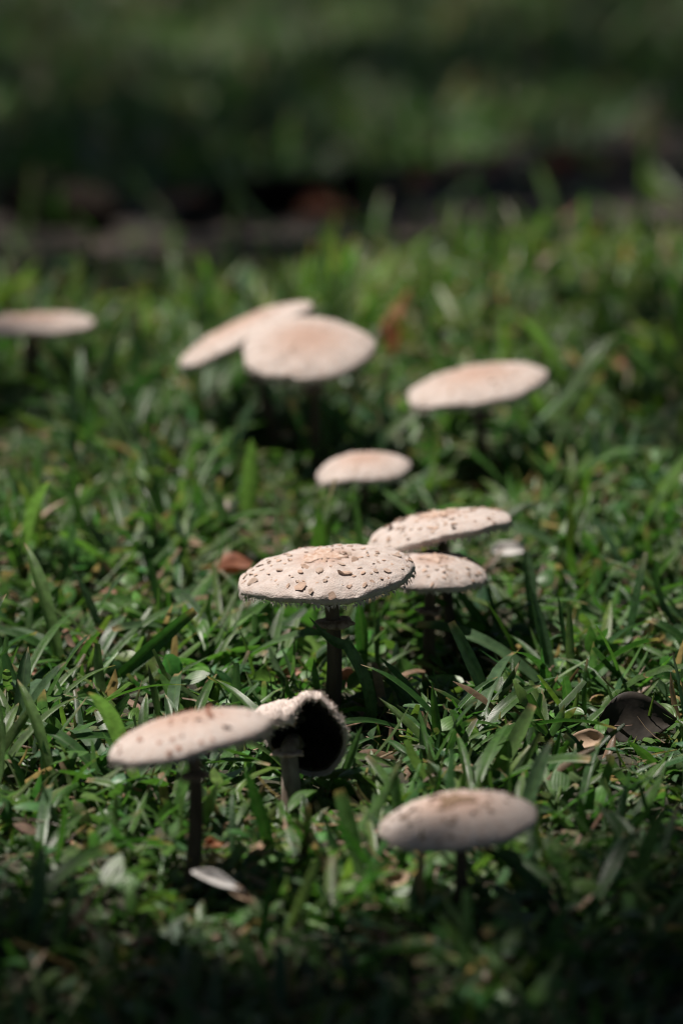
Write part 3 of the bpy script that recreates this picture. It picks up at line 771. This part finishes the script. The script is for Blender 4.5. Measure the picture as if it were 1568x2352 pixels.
CL = [
 ('broad dark green grass blades leaning over the turf, nearest the rust-flecked cap', [((195, 1632), (448, 1402), 36, DKG, 0.02, -0.03, (0.2, -0.5), True), ((255, 1618), (478, 1508), 25, MDG, -0.01, 0.03, (0.5, 0.9), False)]),
 ('pair of broad slanting blades beside the dark leaning ones, away from the mushrooms', [((-20, 1512), (146, 1340), 32, DKG, 0.03, -0.04, (0.1, -0.4), False), ((-18, 1510), (134, 1382), 24, MDG, 0.0, 0.03, (0.4, 0.2), False), ((128, 1515), (62, 1450), 24, DKG, 0.0, 0.08, (0.3, 0.3), False)]),
 ('broad upright blades under the wide scaly cap, behind its stem', [((598, 1590), (652, 1384), 34, MDG, 0.05, -0.03, (0.2, 0.4), False), ((612, 1590), (692, 1396), 26, LTG, 0.07, 0.02, (0.9, 0.5), False), ((640, 1560), (742, 1460), 26, MDG, 0.06, -0.03, (0.4, 0.4), False)]),
 ('dark pointed leaf blade standing beside the stem under the wide cap', [((832, 1575), (822, 1372), 36, DKG, -0.02, 0.03, (1.3, 0.2), False)]),
 ('long blade with brown cut tip bowing beside the half-hidden mushroom', [((1142, 1668), (1035, 1428), 33, BLG, 0.02, 0.05, (0.1, 0.5), True)]),
 ('dark blades crossing in front of the half-hidden mushroom stem', [((1160, 1500), (1040, 1345), 30, DKG, -0.02, 0.02, (0.2, 0.2), False), ((1216, 1512), (1122, 1402), 20, DKG, 0.02, 0.02, (0.3, 0.1), True)]),
 ('tall upright blade standing clear of the mushrooms beside a bowing brown-tipped one', [((1276, 1604), (1216, 1342), 32, BLG, 0.03, 0.03, (0.1, -0.3), False)]),
 ('wide pale bright blade rising behind the shaded greyish cap', [((1100, 1832), (1222, 1618), 42, LTG, 0.02, 0.03, (0.2, 0.5), True), ((1252, 1800), (1288, 1672), 18, DKG, 0.0, 0.02, (0.6, 0.6), False), ((1178, 1815), (1212, 1675), 16, DKG, 0.02, 0.02, (0.9, 0.5), False)]),
 ('slim upright blade between the collapsed cap and the wide pale blade', [((1018, 1768), (992, 1570), 24, MDG, 0.01, -0.02, (0.5, 0.3), False), ((1002, 1815), (915, 1722), 28, DKG, 0.02, 0.04, (0.2, 0.4), False)]),
 ('light blade growing against the unbroken side of the collapsed cap', [((764, 1822), (830, 1670), 28, BLG, -0.03, 0.03, (0.5, 0.8), False)]),
 ('broad soft pale blade folded downward before the collapsed cap', [((822, 2035), (778, 1815), 44, BLG, 0.0, 0.06, (0.1, 0.3), True)]),
 ('dark blurred blade between the rust-flecked cap and the collapsed one', [((628, 1985), (560, 1762), 36, DKG, 0.0, 0.05, (0.2, 0.2), False)]),
 ('small pointed blade peeping over the rust-flecked cap', [((478, 1650), (504, 1560), 22, LTG, 0.0, 0.02, (0.2, 0.2), False)]),
 ('wide pale blurred blade before the rear pair of mushrooms', [((566, 1205), (578, 1008), 46, LTG, -0.02, 0.02, (0.2, 0.2), False), ((552, 1100), (518, 1005), 20, BLG, 0.0, 0.02, (0.3, 0.4), False)]),
 ('pale blurred leaning blades beside the wide upright pale blurred one', [((360, 1230), (466, 1092), 34, LTG, 0.02, -0.02, (0.3, 0.4), False), ((270, 1090), (324, 970), 26, MDG, 0.02, 0.02, (0.4, 0.4), False)]),
 ('dark blurred blade sloping down towards the wide scaly cap', [((612, 1275), (500, 1165), 26, DKG, 0.01, 0.02, (0.3, 0.3), False), ((718, 1290), (688, 1196), 34, BLG, 0.01, 0.02, (0.3, 0.3), False)]),
 ('pale shiny blurred blade standing apart from the drooping-edged mushroom', [((1318, 1120), (1360, 975), 34, BLG, 0.0, 0.03, (0.2, 0.3), False), ((1498, 1030), (1512, 945), 30, BLG, 0.02, 0.02, (0.2, 0.3), False)]),
 ('blurred blades standing under the drooping-edged mushroom', [((1010, 1090), (975, 950), 26, BLG, 0.0, 0.03, (0.3, 0.4), False), ((1250, 1060), (1215, 915), 28, MDG, 0.02, 0.03, (0.3, 0.4), False), ((1155, 1085), (1180, 960), 20, BLG, 0.02, 0.02, (0.3, 0.4), False), ((850, 1010), (800, 915), 26, BLG, 0.02, 0.02, (0.3, 0.4), False)]),
 ('dark blurred blade beside the shaded greyish cap', [((1352, 2000), (1326, 1820), 32, DKG, 0.0, 0.03, (0.3, 0.3), False), ((1268, 1815), (1355, 1735), 22, DKG, 0.01, -0.03, (0.5, 0.4), False), ((1400, 1990), (1470, 1860), 34, DKG, 0.01, -0.03, (0.5, 0.4), False)]),
 ('thin bright blade in front of the dark curled leaf', [((1478, 1712), (1502, 1590), 10, YLG, -0.01, -0.02, (0.4, 0.4), False)]),
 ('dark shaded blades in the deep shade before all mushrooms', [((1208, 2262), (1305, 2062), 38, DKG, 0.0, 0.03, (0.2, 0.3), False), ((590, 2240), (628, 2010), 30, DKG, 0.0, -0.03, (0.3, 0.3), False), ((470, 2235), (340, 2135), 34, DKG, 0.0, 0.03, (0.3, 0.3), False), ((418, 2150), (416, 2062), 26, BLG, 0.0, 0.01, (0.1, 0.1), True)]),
 ('long arching blades low in the turf beside the dark curled leaf', [((1290, 1712), (1420, 1600), 26, MDG, 0.03, -0.06, (0.7, 0.9), False), ((1540, 1790), (1440, 1700), 26, MDG, -0.01, 0.05, (0.5, 0.9), False), ((1450, 1500), (1568, 1430), 26, MDG, 0.02, 0.04, (0.6, 0.4), False), ((1570, 1640), (1490, 1540), 24, BLG, 0.02, 0.03, (0.2, 0.4), False)]),
 ('blurred blades upright on the crest of the lawn', [((1240, 600), (1222, 490), 34, LTG, 0.0, 0.02, (0.2, 0.3), False), ((1330, 590), (1345, 500), 34, BLG, 0.0, 0.02, (0.2, 0.3), False), ((680, 690), (690, 590), 34, DKG, 0.0, 0.02, (0.2, 0.3), False), ((1540, 600), (1552, 500), 28, LTG, 0.0, 0.02, (0.2, 0.3), False)]),
]
for lab, bl in CL: grass_clump(lab, bl)

# the folded blade that kinks in front of the large mushroom's stem
Bf = hit(850, 1690); Bf[2] = float(ground_z(Bf[0], Bf[1]))
k1 = at_depth(797, 1482, Bf[1] - 0.0); k2 = at_depth(712, 1418, Bf[1] + 0.012)
Pf = np.concatenate([bez((0, 0, 0), 0.5 * (k1 - Bf) + np.array([0.012, 0, 0.0]), k1 - Bf, 12), bez(k1 - Bf, 0.5 * (k1 + k2) - Bf + np.array([0, 0, -0.008]), k2 - Bf, 9)[1:]])
rt = thing('grass_tuft', 'blade kinked sharply across the stem of the wide scaly mushroom', 'grass', tuple(Bf))
link('blade', blade_mesh(Pf, px_size(33, Bf[1]), (0.25, -0.5), 0.4, BLG, DKG, 0.0, False, (0.1, -0.85, 0.5)), M_GRASS, rt)

# more tufts set about the lawn
NEAR = ['wide scaly mushroom', 'half-hidden scaly mushroom', 'tilted scaly mushroom', 'smallest pale mushroom', 'drooping-edged mushroom', 'upright mushroom of the rear pair',
        'slanting mushroom of the rear pair', 'faint far mushroom', 'rust-flecked tall mushroom', 'shaded greyish mushroom']
def random_tufts():
    protos = []
    for k in range(6):
        ms = []
        for _ in range(rng.integers(3, 6)):
            a = rng.uniform(0, 6.28); L_ = rng.uniform(0.045, 0.10); lean = rng.uniform(0.5, 1.35)
            tip = np.array([math.cos(a) * math.sin(lean), math.sin(a) * math.sin(lean), math.cos(lean)]) * L_
            mid = tip * 0.5 + np.array([0, 0, 0.25 * L_])
            ms.append(blade_mesh(bez((0, 0, -0.002), mid, tip, 10), rng.uniform(0.006, 0.0105), (rng.uniform(-0.4, 0.4), rng.uniform(-0.6, 0.6)), 0.4,
                                 np.array([DKG, MDG, LTG, BLG, MDG][rng.integers(5)]) * rng.uniform(0.75, 1.1), (0.4, 0.27, 0.14), 0.06, rng.random() < 0.4))
        protos.append(ms)
    spots = []
    while len(spots) < 115:
        px, py = rng.uniform(-120, 1690), rng.uniform(720, 2300)
        q = hit(px, py)
        if any((q[0] - m[0].location[0]) ** 2 + (q[1] - m[0].location[1]) ** 2 < 0.035 ** 2 for m in MUSH): continue
        if low_turf(q[0], q[1]) or any(abs(q[0] - a) < w + 0.035 and b - f_ - 0.04 < q[1] < b + 0.03 for a, b, w, f_ in KEEP): continue
        spots.append(q)
    for i, q in enumerate(spots):
        dd = [(math.hypot(q[0] - m[0].location[0], (q[1] - m[0].location[1])), k) for k, m in enumerate(MUSH)]
        near_ = NEAR[min(dd)[1]]
        t = thing('grass_tuft', 'small tuft of broad blades in turf around the ' + near_, 'grass', (q[0], q[1], float(ground_z(q[0], q[1]))), 'small tufts around the ' + near_)
        t.rotation_euler.z = rng.uniform(0, 6.28); s = rng.uniform(0.75, 1.25); t.scale = (s, s, s)
        for me in protos[i % 6]:
            link('blade', me, M_GRASS, t)
random_tufts()

# ------------------------------------------------------------------ broad-leaved weeds
def leaf_mesh(L_, W_, cup, droop, shape='oval', nl=11, nw=7, colr=MDG, name='leaf', wav=0.0, seed=0):
    r_ = np.random.default_rng(seed)
    t = np.linspace(0, 1, nl); a = np.linspace(-1, 1, nw)
    if shape == 'heart': w = np.sin(np.pi * np.clip(t * 0.93 + 0.07, 0, 1) ** 0.55) ** 0.8
    elif shape == 'lance': w = np.sin(np.pi * np.clip(t * 0.96 + 0.02, 0, 1) ** 0.8) ** 1.1
    else: w = np.sin(np.pi * np.clip(t * 0.96 + 0.03, 0, 1)) ** 0.6
    w = np.clip(w, 0.03, 1) * W_ / 2
    T, A = np.meshgrid(t, a, indexing='ij')
    X = T * L_ - (0.16 * L_ * np.abs(A) ** 1.5 * (1 - T) ** 3 if shape == 'heart' else 0)
    Y = A * w[:, None]
    Z = cup * W_ * np.abs(A) ** 1.6 * (w / (W_ / 2))[:, None] - droop * L_ * T ** 2 + wav * W_ * np.sin(9 * T + 2.5 * A + seed) + wav * 0.12 * W_ * r_.standard_normal(T.shape)
    c = np.tile(np.array(colr), (nl * nw, 1)) * (1 + 0.06 * r_.standard_normal((nl * nw, 1)))
    uvw = np.stack([A, T, 0 * T], -1)
    return np_mesh(name, np.stack([X, Y, Z], -1).reshape(-1, 3), grid_faces(nl, nw), c, uvw.reshape(-1, 3))

def weed(label, px, n, size, shape, col, hgt=0.022, group=None, seed=0, spread=1.0):
    r_ = np.random.default_rng(seed)
    q = hit(*px); z0 = float(ground_z(q[0], q[1]))
    root = thing('leafy_weed', label, 'plant', (q[0], q[1], z0), group)
    for i in range(n):
        a = i * 2.4 + r_.uniform(-0.4, 0.4); rr = spread * r_.uniform(0.2, 0.9) * size
        tip = np.array([rr * math.cos(a), rr * math.sin(a), hgt * r_.uniform(0.7, 1.25)])
        v, f = tube(bez((0, 0, -0.004), (tip[0] * 0.3, tip[1] * 0.3, tip[2] * 0.7), tip, 6), np.full(6, 0.0006), 6)
        st = link('stalk', np_mesh('stalk', v, f, np.tile(np.array([0.07, 0.11, 0.04]), (len(v), 1)), np.zeros((len(v), 3))), M_WEED, root)
        lf = link('leaf', leaf_mesh(size * r_.uniform(0.8, 1.15), size * (0.85 if shape == 'heart' else 0.62) * r_.uniform(0.85, 1.1), r_.uniform(0.05, 0.22), r_.uniform(0, 0.3), shape,
                                    colr=np.array(col) * r_.uniform(0.8, 1.15), seed=seed * 10 + i, wav=0.02), M_WEED, root, tuple(tip))
        lf.rotation_euler = (r_.normal(0, 0.35), r_.normal(0.35, 0.35), a + r_.normal(0, 0.5))

WD = [
 ((62, 1650), 3, 0.024, 'heart', BLG, 'pale heart-leaved weed in the turf far from every mushroom'),
 ((24, 1730), 3, 0.018, 'heart', MDG, 'small heart-leaved weed close beside the pale heart-leaved one'),
 ((1165, 1548), 3, 0.027, 'heart', MDG, 'round-leaved weed between the half-hidden mushroom and a tall upright blade'),
 ((1005, 1735), 4, 0.020, 'oval', BLG, 'pale oval-leaved weed between collapsed cap and wide pale blade'),
 ((445, 1530), 4, 0.024, 'heart', MDG, 'green lobed weed beside the tips of the dark leaning blades'),
 ((905, 1572), 4, 0.026, 'oval', MDG, 'broad-leaved weed between the stems of the wide and half-hidden mushrooms'),
 ((250, 1915), 4, 0.026, 'oval', MDG, 'soft-focus leafy weed beside the tall rust-flecked mushroom stem'),
 ((560, 1765), 4, 0.024, 'oval', MDG, 'leafy weed under the rust-flecked cap beside the collapsed one'),
 ((740, 1870), 4, 0.022, 'oval', MDG, 'leafy weed at the foot of the collapsed mushroom'),
 ((880, 1640), 3, 0.022, 'oval', BLG, 'greyish leafy weed behind the unbroken side of the collapsed cap'),
 ((120, 1700), 3, 0.022, 'oval', MDG, 'leafy weed behind the low edge of the rust-flecked cap'),
 ((330, 1590), 3, 0.018, 'oval', YLG, 'yellowish leafy weed between rust-flecked cap and dark leaning blades'),
 ((1390, 1575), 3, 0.022, 'oval', BLG, 'oval-leaved weed behind the large dark curled leaf'),
 ((1360, 1710), 3, 0.018, 'oval', MDG, 'small leafy weed against the dark curled leaf'),
 ((1060, 1655), 3, 0.022, 'heart', MDG, 'low leafy weed at the root of the bowing brown-tipped blade'),
 ((1500, 1700), 3, 0.020, 'oval', LTG, 'bright leafy weed partly covering the large dark curled leaf'),
 ((60, 1865), 4, 0.026, 'oval', MDG, 'soft-focus leafy weed beside the reddish dry stalk'),
 ((640, 1650), 3, 0.019, 'oval', LTG, 'bright leafy weed behind the torn rim of the collapsed cap'),
 ((1340, 1480), 3, 0.022, 'oval', MDG, 'leafy weed beyond the tall upright blade'),
 ((210, 1480), 3, 0.020, 'oval', MDG, 'leafy weed behind the broad dark leaning blades'),
]
for i, (px, n, sz, shp, col, lab) in enumerate(WD):
    weed(lab, px, n, sz, shp, col, seed=100 + i)

# ------------------------------------------------------------------ fallen leaves, petals, straws
def litter(name, label, cat, px, L_, W_, mat, rot, cup=0.25, droop=0.1, shape='lance', lift=0.012, wav=0.05, seed=0, group=None):
    q = hit(*px); z0 = float(ground_z(q[0], q[1])); d_ = ray(*px); q = q - d_ * (lift / -d_[2])
    o = link(name, leaf_mesh(L_, W_, cup, droop, shape, 13, 9, MDG, name, wav, seed), mat, None, (q[0], q[1], z0 + lift), tuple(R(a) for a in rot))
    sm = o.modifiers.new('thick', 'SOLIDIFY'); sm.thickness = 0.0005
    return tag(o, label, cat, group)
litter('dead_leaf', 'russet dead leaf lying behind the edge of the wide scaly cap', 'leaf', (486, 1318), 0.034, 0.022, M_BROWN, (10, -8, 2), 0.35, 0.0, seed=1, lift=0.022)
litter('dead_leaf', 'orange-brown pointed dead leaf standing upright behind the rear pair', 'leaf', (900, 828), 0.058, 0.026, M_ORANGE, (22, -80, 0), 0.3, 0.05, seed=2, lift=0.012)
litter('dead_leaf', 'dark red-brown leaf beside the upright orange-brown one', 'leaf', (985, 800), 0.034, 0.022, M_DARK, (60, -20, 40), 0.3, 0.1, seed=3, lift=0.012)
litter('dead_leaf', 'large dark curled dead leaf lying in the turf far from the mushrooms', 'leaf', (1376, 1660), 0.048, 0.036, M_DARK, (60, -3, -2), 0.10, 0.06, 'lance', seed=4, lift=0.018, wav=0.03)
litter('dead_leaf', 'pale brown leaf scrap against the large dark curled leaf', 'leaf', (1306, 1712), 0.024, 0.014, M_TAN, (38, -8, 10), 0.25, 0.1, 'oval', seed=5, lift=0.010)
litter('dead_leaf', 'pinkish leaf scrap behind the wide scaly mushroom stem', 'leaf', (775, 1572), 0.016, 0.013, M_PINK, (60, -20, 10), 0.3, 0.1, 'oval', seed=6, lift=0.008)
litter('dead_leaf', 'small brown leaf among the upright blades under the wide scaly cap', 'leaf', (632, 1556), 0.018, 0.010, M_PINK, (40, -10, 10), 0.3, 0.1, seed=7, lift=0.010)
litter('petal', 'white withered petal with tan end lying before the rust-flecked mushroom stem', 'petal', (440, 2002), 0.032, 0.009, M_PALE, (35, 18, -10), 0.3, 0.0, seed=8, lift=0.030)
litter('dead_leaf', 'tan shrivelled tip lying against the white withered petal', 'leaf', (524, 2042), 0.016, 0.007, M_TAN, (30, 25, -20), 0.3, 0.1, seed=9, lift=0.022)
litter('petal', 'pale grey petal lying by the raised edge of the tilted scaly cap', 'petal', (1130, 1268), 0.024, 0.013, M_PALE, (35, -4, 8), 0.2, 0.1, 'oval', seed=10, lift=0.018)
for i, (px, L_, mt, lab) in enumerate([
    ((1375, 1155), 0.014, M_ORANGE, 'small orange leaf scrap far behind the tall upright blade'),
    ((835, 630), 0.026, M_BROWN, 'blurred brown leaf on the crest of the lawn'),
    ((1395, 830), 0.030, M_BROWN, 'blurred dark reddish leaf behind the drooping-edged mushroom'),
    ((870, 2155), 0.015, M_PINK, 'small reddish scrap in front of the shaded greyish mushroom'),
    ((302, 2178), 0.015, M_PINK, 'small reddish scrap in front of the white withered petal'),
    ((60, 1555), 0.012, M_PINK, 'small pink scrap beside the pair of broad slanting blades'),
    ((232, 1362), 0.014, M_PINK, 'pink leaf scrap behind the broad dark leaning blades'),
    ((425, 1250), 0.014, M_TAN, 'blurred tan scrap near the russet dead leaf'),
    ((270, 1255), 0.016, M_TAN, 'blurred tan scrap before the pale leaning blades'),
    ((1480, 1245), 0.012, M_PINK, 'pink scrap far from any mushroom, beyond the pale grey petal'),
    ((285, 1840), 0.015, M_PINK, 'pinkish crumpled scrap just under the rust-flecked cap edge'),
    ((1030, 1780), 0.022, M_TAN, 'pale torn leaf behind the shaded greyish cap'),
    ((880, 2040), 0.020, M_TAN, 'pale brown strip beside the shaded greyish mushroom stem'),
    ((470, 1945), 0.014, M_ORANGE, 'orange scrap beside the rust-flecked mushroom stem')]):
    litter('leaf_scrap', lab, 'leaf', px, L_, L_ * 0.55, mt, (rng.uniform(10, 50), rng.uniform(-20, 10), rng.uniform(-40, 40)), 0.3, 0.1, seed=20 + i, lift=0.014, wav=0.08)

def straw(label, pxs, rad, mat, up=0.014):
    P = []
    for i, px in enumerate(pxs):
        q = hit(*px); q[2] = float(ground_z(q[0], q[1])) + up * (0.6 + 0.8 * (i % 2)); P.append(q)
    P = np.array(P); o_ = P[0].copy()
    t = np.linspace(0, len(P) - 1, 5 * len(P)); Q = np.stack([np.interp(t, np.arange(len(P)), P[:, k]) for k in range(3)], -1) - o_
    for _ in range(3): Q[1:-1] = 0.25 * Q[:-2] + 0.5 * Q[1:-1] + 0.25 * Q[2:]
    v, f = tube(Q, np.linspace(rad, rad * 0.6, len(Q)), 8, 0.06)
    tag(link('dry_stalk', np_mesh('dry_stalk', v, f), mat, None, tuple(o_)), label, 'stalk')
straw('pinkish twisted dry runner behind the broad dark leaning blades', [(128, 1512), (160, 1506), (195, 1510), (225, 1532)], 0.0016, M_PINK)
straw('reddish dry stalk lying in the turf before the rust-flecked cap', [(90, 1850), (97, 1810), (108, 1785), (125, 1778)], 0.0011, M_BROWN)
straw('thin tan stalk trailing from the bowing brown-tipped blade', [(1038, 1430), (1048, 1520), (1105, 1600), (1142, 1690)], 0.0007, M_TAN)
straw('dark woody stalk at the low edge of the rust-flecked cap', [(240, 1800), (236, 1740), (222, 1690)], 0.0016, M_BARK)
straw('curved tan stalk over the turf near the heart-leaved weeds', [(20, 1760), (60, 1730), (100, 1775)], 0.0010, M_STRAW)

# debris on the dark strip that stands for shadow beyond the crest
def branch(label, pxs, rad, mat, lift):
    P = np.array([hit(*p) for p in pxs]); P[:, 2] = ground_z(P[:, 0], P[:, 1]) + lift
    o_ = P[0].copy(); t = np.linspace(0, len(P) - 1, 6 * len(P))
    Q = np.stack([np.interp(t, np.arange(len(P)), P[:, k]) for k in range(3)], -1) - o_
    for _ in range(3): Q[1:-1] = 0.25 * Q[:-2] + 0.5 * Q[1:-1] + 0.25 * Q[2:]
    v, f = tube(Q, rad * np.interp(np.linspace(0, 1, len(Q)), [0, 0.1, 0.8, 1], [0.6, 1, 0.8, 0.3]), 12, 0.08)
    tag(link('fallen_branch', np_mesh('fallen_branch', v, f), mat, None, tuple(o_)), label, 'branch')
branch('dark fallen branch on the shadow strip behind the lawn crest', [(490, 512), (620, 490), (760, 478), (880, 462)], 0.022, M_BLACK, 0.018)
branch('short black piece beyond the crest, apart from the longer branch', [(35, 512), (110, 520), (190, 528), (270, 540)], 0.028, M_BLACK, 0.024)  # tapered near-black tube laid over a dark spot
litter('dead_leaf', 'big blurred dark brown leaf at one end of the dark fallen branch', 'leaf', (395, 525), 0.07, 0.035, M_DARK, (45, -12, 12), 0.3, 0.05, seed=41, lift=0.04)
litter('dead_leaf', 'blurred reddish leaf resting behind the dark fallen branch', 'leaf', (700, 450), 0.07, 0.035, M_BROWN, (40, 0, 8), 0.3, 0.05, seed=42, lift=0.02)

for i in range(16):
    px = rng.uniform(330, 1560); py = np.interp(px, [200, 600, 1000, 1568], [520, 475, 425, 350]) + rng.uniform(-28, 30)
    litter('dead_leaf', 'blurred brown dead leaf scattered on the shadow strip behind the lawn crest', 'leaf', (px, py), rng.uniform(0.04, 0.075), rng.uniform(0.025, 0.04),
           [M_BROWN, M_PINK, M_DARK, M_TAN][i % 4] if i % 4 < 3 or i < 4 else M_BROWN, (rng.uniform(0, 40), rng.uniform(-25, 10), rng.uniform(-60, 60)), 0.3, 0.05, seed=60 + i, lift=0.012, group='dead leaves on the bare strip')

# ------------------------------------------------------------------ the shade trees round the lawn
def lit(gx_, gy_):
    """how open the leaf roof is made along the sun, to lay light on the lawn"""
    front = np.interp(gx_, [-1.2, -0.25, 0.0, 0.05, 0.13, 0.17, 0.24, 1.2], [3.11, 3.155, 3.145, 3.075, 3.095, 3.25, 3.37, 3.5])
    back = 4.97 + 0.44 * gx_ + 0.10 * noise2(gx_, gy_, 5)
    o = np.clip((gy_ - front) / 0.05 + 0.5, 0, 1) * np.clip((back - gy_) / 0.12 + 0.5, 0, 1) * np.clip((1.25 - np.abs(gx_)) / 0.2, 0, 1)
    for cx_, cy_, rx_, ry_, a_ in ((-0.25, 4.32, 0.14, 0.13, 0.42), (0.34, 4.50, 0.14, 0.20, 0.5)):
        o = o * (1 - a_ * np.exp(-((gx_ - cx_) / rx_) ** 2 - ((gy_ - cy_) / ry_) ** 2))   # leaves kept thicker to shade two spots of the lawn
    far = np.where((gy_ > back) & (np.abs(gx_) < 4), np.clip(0.69 + 0.6 * noise2(gx_, gy_, 2.0, 0.6), 0.45, 0.97), 0)
    return np.maximum(o, far)

def shade_tree(trunk, crown, rad, n, seed, size=0.17):
    r_ = np.random.default_rng(seed)
    z0 = float(ground_z(*trunk))
    root = thing('shade_tree', 'leafy shade tree standing round the lawn, outside the patch of sun', 'tree', (*trunk, z0), 'shade trees round the lawn')
    o_ = np.array([trunk[0], trunk[1], z0])
    c = np.array(crown) - o_
    ts = np.linspace(0, 1, 10)[:, None]
    pts = bez((0, 0, -0.1), (0.1, 0.1, c[2] * 0.5), c + np.array([0, 0, rad[2] * 0.3]), 12)
    v, f = tube(pts, np.linspace(0.20, 0.05, 12), 12, 0.05)
    parts_v = [v]; parts_f = [f]; off = len(v)
    for k in range(7):
        a = k * 2.4 + seed; s = pts[5 + k % 5]
        e = c + np.array([math.cos(a) * rad[0] * 0.7, math.sin(a) * rad[1] * 0.7, rad[2] * r_.uniform(-0.3, 0.6)])
        gp = e + o_ - np.array(TO_SUN) * ((e + o_)[2] / TO_SUN.z)
        if lit(gp[0], gp[1]) > 0.05: continue
        mid_ = 0.5 * (s + e) + np.array([0, 0, 0.4])
        v, f = tube(bez(s, mid_, e, 8), np.linspace(0.07, 0.012, 8), 8, 0.05)
        q = v + o_; g2 = q - np.array(TO_SUN)[None] * (q[:, 2:3] / TO_SUN.z)
        if (lit(g2[:, 0], g2[:, 1]) > 0.3).any(): continue
        parts_v.append(v); parts_f.append(f + off); off += len(v)
    link('trunk', np_mesh('trunk', np.concatenate(parts_v), np.concatenate(parts_f)), M_BARK, root)
    d = r_.standard_normal((n, 3)); d /= np.linalg.norm(d, axis=1)[:, None]
    d *= (r_.random((n, 1)) ** (1 / 2.2)) * (0.86 + 0.14 * np.sin(5 * d[:, :1] + seed) * np.sin(6 * d[:, 1:2]))
    p_ = np.array(crown) + d * np.array(rad)
    p_ = p_[p_[:, 2] > ground_z(p_[:, 0], p_[:, 1]) + 0.6]
    g = p_ - np.array(TO_SUN)[None] * (p_[:, 2:3] / TO_SUN.z)
    p_ = p_[r_.random(len(p_)) >= lit(g[:, 0], g[:, 1]) * 1.0]  # leaves culled to let the planned sun patch through
    p_ = p_[~((np.abs(p_[:, 0]) < 1.4) & (p_[:, 2] < 2.4) & (p_[:, 1] > -1.5) & (p_[:, 1] < 14))]
    n = len(p_)
    A = r_.standard_normal((n, 3)); A[:, 2] *= 0.5; A /= np.linalg.norm(A, axis=1)[:, None]
    Bv = np.cross(A, r_.standard_normal((n, 3)) * np.array([0.6, 0.6, 1.4])); Bv /= np.linalg.norm(Bv, axis=1)[:, None]
    S = size * r_.uniform(0.7, 1.25, (n, 1))
    Nn = np.cross(A, Bv)
    q = p_ - o_
    VV = np.stack([q - A * S * 0.5, q - Bv * S * 0.27 + Nn * S * 0.06, q + A * S * 0.5, q + Bv * S * 0.27 + Nn * S * 0.06], 1)
    F = np.stack([np.arange(n) * 4 + k for k in range(4)], -1)
    link('crown', np_mesh('crown', VV.reshape(-1, 3), F, smooth=False), M_CROWN, root)

TREES = [
 ((-3.4, 1.6), (-2.3, 1.6, 5.2), (3.2, 3.2, 2.4), 22000),
 ((3.3, 3.4), (2.3, 4.0, 5.6), (3.3, 3.3, 2.6), 16000),
 ((-4.6, 7.6), (-3.0, 7.8, 5.8), (3.6, 3.6, 2.8), 18000),
 ((3.2, 9.8), (1.8, 9.6, 5.4), (4.2, 3.8, 2.8), 18000),
 ((-3.0, 13.5), (-1.4, 13.4, 5.2), (4.4, 4.2, 3.0), 18000),
 ((1.6, -3.6), (0.6, -2.6, 4.6), (4.4, 4.0, 3.0), 24000),
 ((-7.4, 3.6), (-7.0, 3.8, 3.6), (3.2, 4.2, 3.4), 14000),
 ((7.4, 5.5), (7.0, 5.4, 3.6), (3.2, 4.6, 3.4), 14000),
 ((-5.6, -3.2), (-5.0, -2.8, 3.6), (3.6, 3.6, 3.4), 12000),
 ((6.4, -1.8), (5.8, -1.4, 3.6), (3.6, 3.8, 3.4), 12000),
 ((-8.5, 11), (-8.0, 11, 3.4), (3.6, 4.2, 3.6), 12000),
 ((8.5, 12.5), (8.0, 12.5, 3.4), (3.6, 4.4, 3.6), 12000),
 ((1.8, 20), (0.5, 20, 4.0), (6.5, 3.6, 4.2), 16000),
]
for i, (t_, c_, r_, n_) in enumerate(TREES):
    shade_tree(t_, c_, r_, n_, 300 + i)
